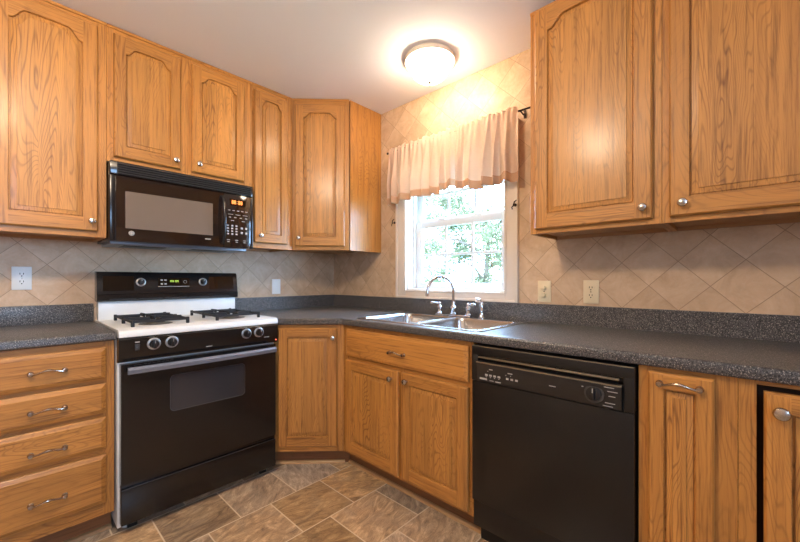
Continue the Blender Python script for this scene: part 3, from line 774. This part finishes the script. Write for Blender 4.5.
# oven door
def plate_with_hole(m, x0, x1, z0, z1, hx0_, hx1_, hz0, hz1, r, ya, yb, mi=0):
    P = []; 
    def lp(y, ins=0.0, rad=None):
        L = []; rr = r if rad is None else rad
        for cx, cz, a0 in ((hx1_-r, hz1-r, 0), (hx0_+r, hz1-r, PI/2), (hx0_+r, hz0+r, PI), (hx1_-r, hz0+r, 3*PI/2)):
            for i in range(7): a = a0+PI/2*i/6; L.append(m.bm.verts.new((cx+(rr-ins)*math.cos(a), y, cz+(rr-ins)*math.sin(a))))
        return L
    O = [m.bm.verts.new(p) for p in ((x1, ya, z1), (x0, ya, z1), (x0, ya, z0), (x1, ya, z0))]
    L = lp(ya)
    n = len(L)
    for c_ in range(4):
        for i in range(6):
            m.bm.faces.new((O[c_], L[c_*7+i], L[c_*7+i+1])).material_index = mi
        m.bm.faces.new((O[c_], L[c_*7+6], L[(c_*7+7) % n], O[(c_+1) % 4])).material_index = mi
    L2 = lp(yb, 0.004)
    for i in range(n): m.bm.faces.new((L[i], L[(i+1) % n], L2[(i+1) % n], L2[i])).material_index = mi
    B = [m.bm.verts.new((v.co.x, -0.626, v.co.z)) for v in O]
    for i in range(4): m.bm.faces.new((O[i], O[(i+1) % 4], B[(i+1) % 4], B[i])).material_index = mi
    m.bm.faces.new(B[::-1]).material_index = mi
    return L2
m = MB()
dz0, dz1 = 0.228, 0.766
L2 = plate_with_hole(m, 0.008, SWd-0.008, dz0, dz1, 0.198, 0.565, 0.508, 0.686, 0.022, -0.662, -0.655)
od = m.build('oven_door', M['black_enamel'], t)
m = MB(); P = []
for cx, cz, a0 in ((0.543, 0.664, 0), (0.220, 0.664, PI/2), (0.220, 0.530, PI), (0.543, 0.530, 3*PI/2)):
    for i in range(7): a = a0+PI/2*i/6; P.append((cx+0.021*math.cos(a), cz+0.021*math.sin(a)))
m.prism(P, 'y', -0.6565, -0.645); m.build('oven_window', M['smoked_glass'], od)
m = MB(); PP = [(x, -0.6595, z) for x, z in P]; m.tube(PP+[PP[0]], 0.0022, 6, cap=False); m.build('window_trim', M['grey_plastic'], od)
m = MB()
pth = [(0.026+i/16*(SWd-0.052), -0.700-0.010*math.sin(PI*i/16), 0.742) for i in range(17)]
for i in range(16):
    (xa, ya_, za), (xb, yb_, zb_) = pth[i], pth[i+1]
    vs = []
    for (x, y) in ((xa, ya_), (xb, yb_)):
        vs.append([m.bm.verts.new(p) for p in ((x, y+0.006, za-0.015), (x, y-0.005, za-0.014), (x, y-0.008, za+0.004), (x, y-0.002, za+0.014), (x, y+0.007, za+0.015))])
    for k in range(5): m.bm.faces.new((vs[0][k], vs[0][(k+1) % 5], vs[1][(k+1) % 5], vs[1][k]))
    if i == 0: m.bm.faces.new(vs[0][::-1])
    if i == 15: m.bm.faces.new(vs[1])
bmesh.ops.remove_doubles(m.bm, verts=m.bm.verts[:], dist=1e-5)
for xx in (0.034, SWd-0.050): m.box(xx, xx+0.016, -0.700, -0.660, 0.733, 0.751, 0.002)
m.build('handle', M['handle_grey'], od)
m = MB()
for k in range(9): m.box(0.055+k*0.018, 0.069+k*0.018, -0.664, -0.6615, 0.758, 0.7595)
m.build('vent_marks', M['grey_plastic'], od, smooth=False)
# storage drawer
m = MB(); m.box(0.008, SWd-0.008, -0.662, -0.626, 0.045, 0.205, 0.004)
m.box(0.008, SWd-0.008, -0.652, -0.626, 0.205, 0.226, 0.002)
sd = m.build('storage_drawer', M['black_enamel'], t)
m = MB(); m.box(0.012, SWd-0.012, -0.6640, -0.6600, 0.2035, 0.2065, 0.0008); m.build('edge_trim', M['grey_plastic'], sd)
for px in (0.06, SWd-0.06):
    m = MB(); m.box(px-0.02, px+0.02, -0.610, -0.59, 0.0, 0.046, 0.003); m.build('front_foot', M['black_plastic'], t)
# backguard
m = MB(); m.box(0.004, SWd-0.004, -0.085, -0.030, 0.893, 1.026, 0.003); m.build('backguard_base', M['white_enamel'], t)
m = MB(); m.prism([(-0.030, 1.026), (-0.100, 1.026), (-0.108, 1.032), (-0.110, 1.062), (-0.104, 1.066), (-0.088, 1.180), (-0.078, 1.192), (-0.030, 1.194)], 'x', -0.004, SWd+0.004)
bgp = m.build('backguard_panel', M['black_enamel'], t)
m = MB()
for k in range(5): m.box(0.05+k*0.133, 0.175+k*0.133, -0.1095, -0.100, 1.0305, 1.040)
m.build('vent_slot', M['slot'], bgp, smooth=False)
tilt = math.atan2(0.016, 0.114)
def bgy(z): return -0.104 + (z-1.066)/0.114*0.016
for kx in (-1.470, -1.132):
    k = stove_knob(bgp, kx-SX0, bgy(1.135)-0.0015, 1.133, 0.021); k.rotation_euler = (-tilt, 0, 0)
# glossy side fields, clock panel
for xa, xb in ((0.022, 0.165), (0.575, SWd-0.022)):
    m = MB(); m.prism([(bgy(1.085)-0.0015, 1.085), (bgy(1.168)-0.0015, 1.168), (bgy(1.168)+0.003, 1.168), (bgy(1.085)+0.003, 1.085)], 'x', xa, xb)
    m.build('glass_field', M['black_glass'], bgp, smooth=False)
m = MB(); m.prism([(bgy(1.108)-0.002, 1.108), (bgy(1.158)-0.002, 1.158), (bgy(1.158)+0.003, 1.158), (bgy(1.108)+0.003, 1.108)], 'x', 0.285, 0.455)
ck = m.build('clock_panel', M['black_glass'], bgp, smooth=False)
def yb_(z): return bgy(z)-0.0026
m = MB()
for dx, z in ((0.298, 1.145), (0.318, 1.145), (0.298, 1.122), (0.318, 1.122)): m.box(dx, dx+0.012, yb_(z), yb_(z)+0.002, z-0.004, z+0.004)
m.tube([(0.432+0.009*math.cos(a), yb_(1.134), 1.134+0.009*math.sin(a)) for a in [2*PI*i/16 for i in range(17)]], 0.0009, 5)
m.box(0.285, 0.455, yb_(1.109)-0.001, yb_(1.109)+0.002, 1.105, 1.108)
m.build('keypad_marks', M['mark'], ck, smooth=False)
m = MB()
for dx in (0.350, 0.361, 0.376, 0.387): 
    m.box(dx, dx+0.0015, yb_(1.136), yb_(1.136)+0.002, 1.129, 1.143); m.box(dx+0.006, dx+0.0075, yb_(1.136), yb_(1.136)+0.002, 1.129, 1.143)
    m.box(dx, dx+0.0075, yb_(1.136), yb_(1.136)+0.002, 1.1415, 1.143)
m.build('clock_digits', M['led_green'], ck, smooth=False)

# ------------------------------------------------------------------ over-the-range microwave
MX0, MX1 = -1.657, -0.922; MW = MX1-MX0; YF = -0.372; Z0, Z1 = 1.345, 1.749
t = thing('microwave_oven', 'black over-the-range microwave under the short wall cabinet', 'microwave', (MX0, 0, 0))
m = MB(); m.box(0, MW, YF+0.02, -0.002, Z0+0.004, Z1, 0.002); m.build('body', M['black_enamel'], t)
m = MB(); m.box(0.0, MW, YF, YF+0.020, 1.680, Z1, 0.006)
vg = m.build('vent_grille', M['black_enamel'], t)
m = MB(); m.box(0.030, MW-0.014, YF-0.0015, YF+0.001, 1.684, 1.7445); m.build('grille_backing', M['slot'], vg, smooth=False)
m = MB()
for k in range(5):
    z = 1.6855+k*0.0118; m.prism([(YF-0.001, z+0.006), (YF-0.009, z), (YF-0.0095, z+0.0015), (YF-0.001, z+0.0085)], 'x', 0.034, MW-0.018)
m.build('louver', M['grey_plastic'], vg, smooth=False)
m = MB(); m.prism([(YF+0.020, Z0), (YF+0.004, Z0), (YF, Z0+0.006), (YF, 1.674), (YF+0.003, 1.678), (YF+0.02, 1.678)], 'x', 0.0, 0.550)
mdr = m.build('door', M['mw_brown'], t)
m = MB(); m.box(0.064, 0.488, YF-0.0012, YF+0.002, 1.412, 1.602); m.build('door_window', M['mw_screen'], mdr)
m = MB(); m.box(0.0, 0.026, YF-0.003, YF+0.01, Z0, 1.677, 0.004); m.build('door_edge', M['black_enamel'], mdr)
m = MB(); pth = [(0.540+0.004*math.sin(PI*i/14), YF-0.010-0.030*math.sin(PI*i/14)**0.7, 1.366+i/14*0.292) for i in range(15)]
m.tube(pth, [0.008]+[0.0095]*13+[0.008], 12)
for z in (1.370, 1.654): m.tube([(0.540, YF+0.002, z), (0.540, YF-0.014, z)], 0.009, 12)
m.build('handle', M['black_enamel'], mdr)
m = MB(); m.lathe([(0.0125, 0), (0.0125, 0.002), (0.011, 0.0028), (0, 0.003)], (0.090, YF, 1.388), (0, -1, 0), 24, 0)
m.tube([(0.090+0.009*math.cos(a), YF-0.003, 1.388+0.009*math.sin(a)) for a in [2*PI*i/20 for i in range(21)]], 0.0008, 5, 1)
m.tube([(0.0865+0.003*math.cos(a), YF-0.003, 1.388+0.0045*math.sin(a)) for a in [0.6+4.6*i/10 for i in range(11)]], 0.0007, 5, 1)
m.tube([(0.0935+0.003*math.cos(a), YF-0.003, 1.388+0.0045*math.sin(a)) for a in [1.0+4.0*i/10 for i in range(11)]], 0.0007, 5, 1)
m.build('round_badge', [M['mark'], M['grey_plastic']], mdr)
m = MB(); m.box(0.445, 0.476, YF-0.0008, YF+0.001, 1.386, 1.391); m.build('printed_mark', M['mark'], mdr)
m = MB(); m.box(0.553, MW, YF, YF+0.020, Z0, 1.678, 0.004); cpn = m.build('control_panel', M['mw_brown'], t)
m = MB(); m.box(MW-0.016, MW-0.002, YF-0.004, YF+0.006, Z0+0.004, 1.672, 0.003); m.build('panel_edge', M['black_enamel'], cpn)
m = MB(); m.box(0.585, 0.685, YF-0.0008, YF+0.001, 1.610, 1.650); dsp = m.build('display', M['black_glass'], cpn)
m = MB()
for k in range(5):
    x = 0.600+k*0.0135
    if k == 2: m.box(x+0.003, x+0.005, YF-0.002, YF, 1.622, 1.626); m.box(x+0.003, x+0.005, YF-0.002, YF, 1.634, 1.638); continue
    m.box(x, x+0.002, YF-0.002, YF, 1.619, 1.641); m.box(x+0.007, x+0.009, YF-0.002, YF, 1.619, 1.641)
    for z in (1.619, 1.629, 1.639): m.box(x, x+0.009, YF-0.002, YF, z, z+0.002)
m.build('display_digits', M['led_orange'], dsp, smooth=False)
m = MB(); rnd = random.Random(4)
rows = [(1.578, 5, 0.014, 0.004), (1.553, 3, 0.030, 0.0025), (1.535, 4, 0.014, 0.004), (1.515, 2, 0.02, 0.0035)]
for z, n, wd, hh in rows:
    for k in range(n):
        x = 0.570+(k+0.5)*(0.135/n); m.box(x-wd/2, x+wd/2, YF-0.001, YF, z-hh/2, z+hh/2)
for r_ in range(4):
    for k in range(3): m.box(0.570+k*0.026, 0.582+k*0.026, YF-0.001, YF, 1.478-r_*0.017, 1.487-r_*0.017)
for r_ in range(2):
    for k in range(2): m.box(0.655+k*0.028, 0.668+k*0.028, YF-0.001, YF, 1.465-r_*0.030, 1.478-r_*0.030)
for k in range(3): m.box(0.570+k*0.05, 0.588+k*0.05, YF-0.001, YF, 1.392, 1.396); m.box(0.572+k*0.05, 0.586+k*0.05, YF-0.001, YF, 1.380, 1.384)
m.build('keypad_marks', M['mark'], cpn, smooth=False)
m = MB(); m.box(0.012, MW-0.012, -0.30, -0.04, Z0-0.012, Z0+0.006, 0.004)
bp = m.build('underside_panel', M['handle_grey'], t)
for xa in (0.08, 0.42):
    m = MB(); m.box(xa, xa+0.2, -0.24, -0.10, Z0-0.015, Z0-0.011, 0.001); m.build('grease_filter', M['black_plastic'], bp)

# ------------------------------------------------------------------ dishwasher
DY = -1.8255; DWW = 0.606
t = thing('dishwasher', 'black built-in dishwasher between two oak base cabinets', 'dishwasher', (0, DY, 0), -PI/2)
m = MB(); m.box(0.002, DWW-0.002, -0.59, -0.02, 0.08, 0.870); m.build('tub', M['black_plastic'], t, smooth=False)
m = MB(); m.box(0.003, DWW-0.003, -0.634, -0.59, 0.200, 0.714, 0.003); m.build('door_panel', M['black_pebble'], t)
m = MB(); m.box(0.003, DWW-0.003, -0.622, -0.59, 0.085, 0.193, 0.003); m.build('kick_panel', M['black_pebble'], t)
m = MB(); m.box(0.010, DWW-0.010, -0.57, -0.55, 0.0, 0.088); m.build('toe_plate', M['black_plastic'], t, smooth=False)
# control console: surround, recess, sloped label panel
m = MB()
m.box(0.002, DWW-0.002, -0.636, -0.59, 0.826, 0.866, 0.004)
m.box(0.002, 0.034, -0.636, -0.59, 0.716, 0.830, 0.003); m.box(DWW-0.034, DWW-0.002, -0.636, -0.59, 0.716, 0.830, 0.003)
m.box(0.03, DWW-0.03, -0.606, -0.59, 0.716, 0.830)
m.box(0.03, DWW-0.03, -0.632, -0.60, 0.716, 0.722, 0.001)
dc = m.build('console', M['black_plastic'], t)
m = MB(); m.prism([(-0.606, 0.718), (-0.640, 0.718), (-0.645, 0.724), (-0.652, 0.796), (-0.648, 0.801), (-0.606, 0.803)], 'x', 0.036, DWW-0.036); lp_ = m.build('label_panel', M['grey_plastic'], dc)
M['dw_panel'] = plain('dishwasher_label_panel', srgb(36, 33, 32), 0.4); lp_.data.materials[0] = M['dw_panel']
m = MB(); m.box(0.034, DWW-0.034, -0.6535, -0.646, 0.798, 0.8025, 0.001); m.box(0.036, DWW-0.045, -0.640, -0.628, 0.815, 0.822, 0.002)
m.box(0.004, DWW-0.004, -0.6375, -0.630, 0.8625, 0.866, 0.001)
m.build('brass_strip', M['bronze_trim'], dc)
def dyf(z): return -0.645-(z-0.724)/0.072*0.007-0.0008
dk = MB(); dk.lathe([(0.031, 0), (0.031, 0.003), (0.026, 0.004)], (0, 0, 0), (0, -1, 0), 28, 1)
dk.lathe([(0.024, 0.003), (0.023, 0.010), (0.018, 0.012), (0, 0.012)], (0, 0, 0), (0, -1, 0), 28, 0)
dk.box(-0.006, 0.006, -0.022, -0.010, -0.020, 0.020, 0.002, 0); dk.box(-0.0012, 0.0012, -0.0228, -0.021, 0.004, 0.019, 0, 2)
dial = dk.build('dial', [M['slot'], M['grey_plastic'], M['mark']], dc, (2.315+DY, dyf(0.762), 0.762))
dial.rotation_euler = (-0.1, 0, 0)
m = MB()
def dmk(x0_, x1_, z0_, z1_): m.box(x0_, x1_, dyf(z0_), dyf(z0_)+0.002, z0_, z1_)
dmk(0.048, 0.082, 0.729, 0.737)
dmk(0.094, 0.112, 0.729, 0.732); dmk(0.120, 0.144, 0.728, 0.732)
for k in range(4): dmk(0.074+k*0.019, 0.086+k*0.019, 0.748, 0.756); dmk(0.077+k*0.019, 0.082+k*0.019, 0.742, 0.745)
for k in range(3): dmk(0.168+k*0.019, 0.179+k*0.019, 0.748, 0.756)
dmk(0.094, 0.110, 0.775, 0.779); dmk(0.176, 0.196, 0.773, 0.777); dmk(0.166, 0.170, 0.764, 0.767); dmk(0.186, 0.190, 0.764, 0.767); dmk(0.086, 0.090, 0.767, 0.770)
dmk(0.338, 0.362, 0.757, 0.760)
for i, (dx, z) in enumerate(((0.520, 0.790), (0.530, 0.777), (0.533, 0.761), (0.522, 0.737), (0.515, 0.726))): dmk(dx, dx+(0.03 if i != 2 else 0.02), z, z+0.0025)
dmk(0.450, 0.456, 0.778, 0.781)
m.build('printed_marks', M['mark'], dc, smooth=False)

# ------------------------------------------------------------------ outlets and switch plates
def outlet(name, label, cat, loc, rz, mat, kind, group):
    t = thing(name, label, cat, loc, rz, group)
    m = MB(); m.box(-0.036, 0.036, -0.006, 0, -0.059, 0.059, 0.0025); m.build('cover_plate', mat, t)
    if kind == 'duplex':
        for dz in (0.0195, -0.0195):
            m = MB(); L = []
            for i in range(28):
                a = 2*PI*i/28; L.append((max(-0.0165, min(0.0165, 0.0175*math.cos(a))), dz+max(-0.0135, min(0.0135, 0.0175*math.sin(a)))))
            m.prism(L, 'y', -0.0085, -0.005); s_ = m.build('socket', mat, t)
            m = MB()
            for dx in (-0.0063, 0.0063): m.box(dx-0.0013, dx+0.0013, -0.0092, -0.0082, dz-0.001, dz+0.008)
            m.lathe([(0.0028, 0), (0.0028, 0.001)], (0, -0.0083, dz-0.008), (0, -1, 0), 10); m.build('slot', M['slot'], s_, smooth=False)
        m = MB(); m.lathe([(0.003, 0), (0.0025, 0.0012), (0, 0.0014)], (0, -0.006, 0), (0, -1, 0), 10); m.build('screw', M['nickel'], t)
    elif kind == 'round':
        for dz in (0.0195, -0.0195):
            m = MB(); m.lathe([(0.0155, 0), (0.0155, 0.003), (0.012, 0.004), (0.0115, 0.014), (0.009, 0.017), (0, 0.018)], (0, -0.0055, dz), (0, -1, 0), 20); m.build('round_plug_cover', mat, t)
        m = MB(); m.lathe([(0.003, 0), (0.0025, 0.0012), (0, 0.0014)], (0, -0.006, 0), (0, -1, 0), 10); m.build('screw', M['slot'], t)
    else:
        for dz in (0.042, -0.042):
            m = MB(); m.lathe([(0.003, 0), (0.0025, 0.0012), (0, 0.0014)], (0, -0.006, dz), (0, -1, 0), 10); m.build('screw', M['plate_white'], t)
    return t
outlet('wall_outlet', 'white duplex outlet on the tile left of the stove', 'outlet', (-1.955, 0, 1.155), 0, M['plate_white'], 'duplex', 'wall plates')
outlet('blank_wall_plate', 'blank white wall plate on the tile right of the stove', 'wall plate', (-0.563, 0, 1.093), 0, M['plate_white'], 'blank', 'wall plates')
outlet('wall_outlet', 'almond wall plate with two round covers, nearest the window', 'outlet', (0, -1.895, 1.083), -PI/2, M['plate_almond'], 'round', 'wall plates')
outlet('wall_outlet', 'almond duplex outlet under the right wall cabinet', 'outlet', (0, -2.130, 1.086), -PI/2, M['plate_almond'], 'duplex', 'wall plates')

# ------------------------------------------------------------------ ceiling light
t = thing('ceiling_light', 'lit flush-mount dome ceiling light near the window', 'light', (-0.315, -1.345, CEIL))
m = MB(); m.lathe([(0.140, 0), (0.147, -0.008), (0.148, -0.024), (0.145, -0.029), (0.134, -0.026), (0.118, -0.022)], (0, 0, 0), (0, 0, 1), 48); m.build('ring', M['ring_beige'], t)
m = MB(); prof = [(0.112, -0.021), (0.118, -0.034)] + [(0.119*math.cos(a), -0.044-0.097*math.sin(a)) for a in [PI/2*i/14 for i in range(14)]] + [(0, -0.141)]
m.lathe(prof, (0, 0, 0), (0, 0, 1), 48); m.build('glass_dome', M['dome'], t)
m = MB(); m.lathe([(0.010, -0.140), (0.009, -0.146), (0.005, -0.150), (0.006, -0.156), (0, -0.160)], (0, 0, 0), (0, 0, 1), 16); m.build('finial', M['bronze'], t)

# ------------------------------------------------------------------ curtain rod, valances, hooks
RODX, RODZ = -0.062, 2.094
t = thing('curtain_rod', 'thin dark curtain rod above the kitchen window', 'curtain rod', (0, 0, 0))
m = MB(); m.tube([(RODX, -0.752, RODZ), (RODX, -1.945, RODZ-0.006)], 0.0055, 10); m.build('rod', M['bronze'], t)
for yy in (-0.762, -1.786):
    m = MB(); m.box(-0.006, 0, yy-0.008, yy+0.008, RODZ-0.03, RODZ+0.015, 0.001); m.tube([(-0.004, yy, RODZ-0.012), (-0.03, yy, RODZ-0.016), (RODX, yy, RODZ-0.009)], 0.004, 8); m.build('bracket', M['bronze'], t)
m = MB(); m.lathe([(0.006, 0), (0.009, 0.004), (0.009, 0.010), (0, 0.014)], (RODX, -0.752, RODZ), (0, 1, 0), 14); m.build('finial', M['bronze'], t)

def valance(label, ya, yb, seed, bottom, npl, hemh=0.045, swag=0.0):
    rnd = random.Random(seed); t = thing('valance_curtain', label, 'curtain', (RODX, ya, RODZ), 0, 'valance curtains')
    NU, NV = 150, 30; Wd = ya-yb
    ph = [rnd.uniform(0, 6.28) for _ in range(6)]; top, ztop = 0.034, 0.034
    def P(u, v, off=0.0):
        # u 0..1 along, v 0 (top of ruffle) .. 1 (bottom)
        zb = bottom(u); z = ztop+0.007*math.sin(u*60+ph[4]) + (zb-ztop)*v if v > 0.12 else ztop*(1-v/0.06)+0.007*math.sin(u*60+ph[4])*(1-v/0.12)
        if v > 0.12: z = (ztop*(1-0.12/0.06)) + (zb-ztop*(1-0.12/0.06))*(v-0.12)/0.88
        g = math.exp(-((z)/0.020)**2)                     # gathered at the rod
        fine = math.sin(u*2*PI*npl*2.4+ph[0]+1.2*math.sin(u*9))
        big = math.sin(u*2*PI*npl+ph[1]+1.6*math.sin(u*2*PI*1.3+ph[2]))
        dn = max(0.0, min(1.0, -z/0.25))
        x = -0.011 - 0.003*g + fine*(0.006*(1-dn*0.8)) + big*(0.024*dn) - 0.020*dn + off
        if z > 0: x = -0.009 + fine*0.006 + off; z *= 0.72+0.38*noise.noise(Vector((u*38, seed, 1.7)))
        x += 0.006*noise.noise(Vector((u*9+seed, z*7, 0)))*dn
        y = -u*Wd + 0.010*math.cos(u*2*PI*npl+ph[1])*dn
        return (x, y, z)
    m = MB(); bm = m.bm
    vh = 1-hemh/0.40
    G = [[bm.verts.new(P(i/NU, j/NV*vh)) for j in range(NV+1)] for i in range(NU+1)]
    for i in range(NU):
        for j in range(NV): bm.faces.new((G[i][j], G[i+1][j], G[i+1][j+1], G[i][j+1]))
    o = m.build('drape', M['curtain'], t)
    md = o.modifiers.new('thickness', 'SOLIDIFY'); md.thickness = 0.0012
    m = MB(); bm = m.bm
    G = [[bm.verts.new(P(i/NU, vh-0.012+j/5*(1-vh+0.012), -0.0012-0.001*(j == 0))) for j in range(6)] for i in range(NU+1)]
    for i in range(NU):
        for j in range(5): bm.faces.new((G[i][j], G[i+1][j], G[i+1][j+1], G[i][j+1]))
    o = m.build('hem', M['hem'], t); md = o.modifiers.new('thickness', 'SOLIDIFY'); md.thickness = 0.0018
    return t
def bL(u): return -0.395 + 0.015*math.sin(u*3.2) + 0.045*max(0, u-0.72)/0.28 + 0.006*math.sin(u*30)
def bR(u): return -0.405 + 0.030*math.exp(-((u-0.10)/0.16)**2) - 0.006*math.sin(u*21) + 0.012*u
valance('cream valance panel hanging at the left side of the window', -0.772, -1.375, 2, bL, 7)
valance('cream valance panel hanging at the right side, by the wall cabinet', -1.374, -1.778, 9, bR, 5)
for yy, lb in ((-0.782, 'small dark curtain hook at the left edge of the window casing'), (-1.738, 'small dark curtain hook at the right edge of the window casing')):
    zz = 1.575
    m = MB(); m.lathe([(0.009, 0), (0.009, 0.003), (0, 0.004)], (-0.0245, yy, zz), (-1, 0, 0), 12)
    m.tube([(-0.026, yy, zz), (-0.05, yy, zz-0.004), (-0.058, yy-0.010, zz+0.012), (-0.052, yy-0.020, zz+0.022)], [0.004, 0.004, 0.0035, 0.003], 8)
    m.tube([(-0.040, yy, zz-0.002), (-0.046, yy+0.012, zz-0.014), (-0.050, yy+0.006, zz-0.026)], 0.0035, 8)
    o = m.build('curtain_hook', M['bronze']); tag(o, lb, 'hook', 'curtain hooks')
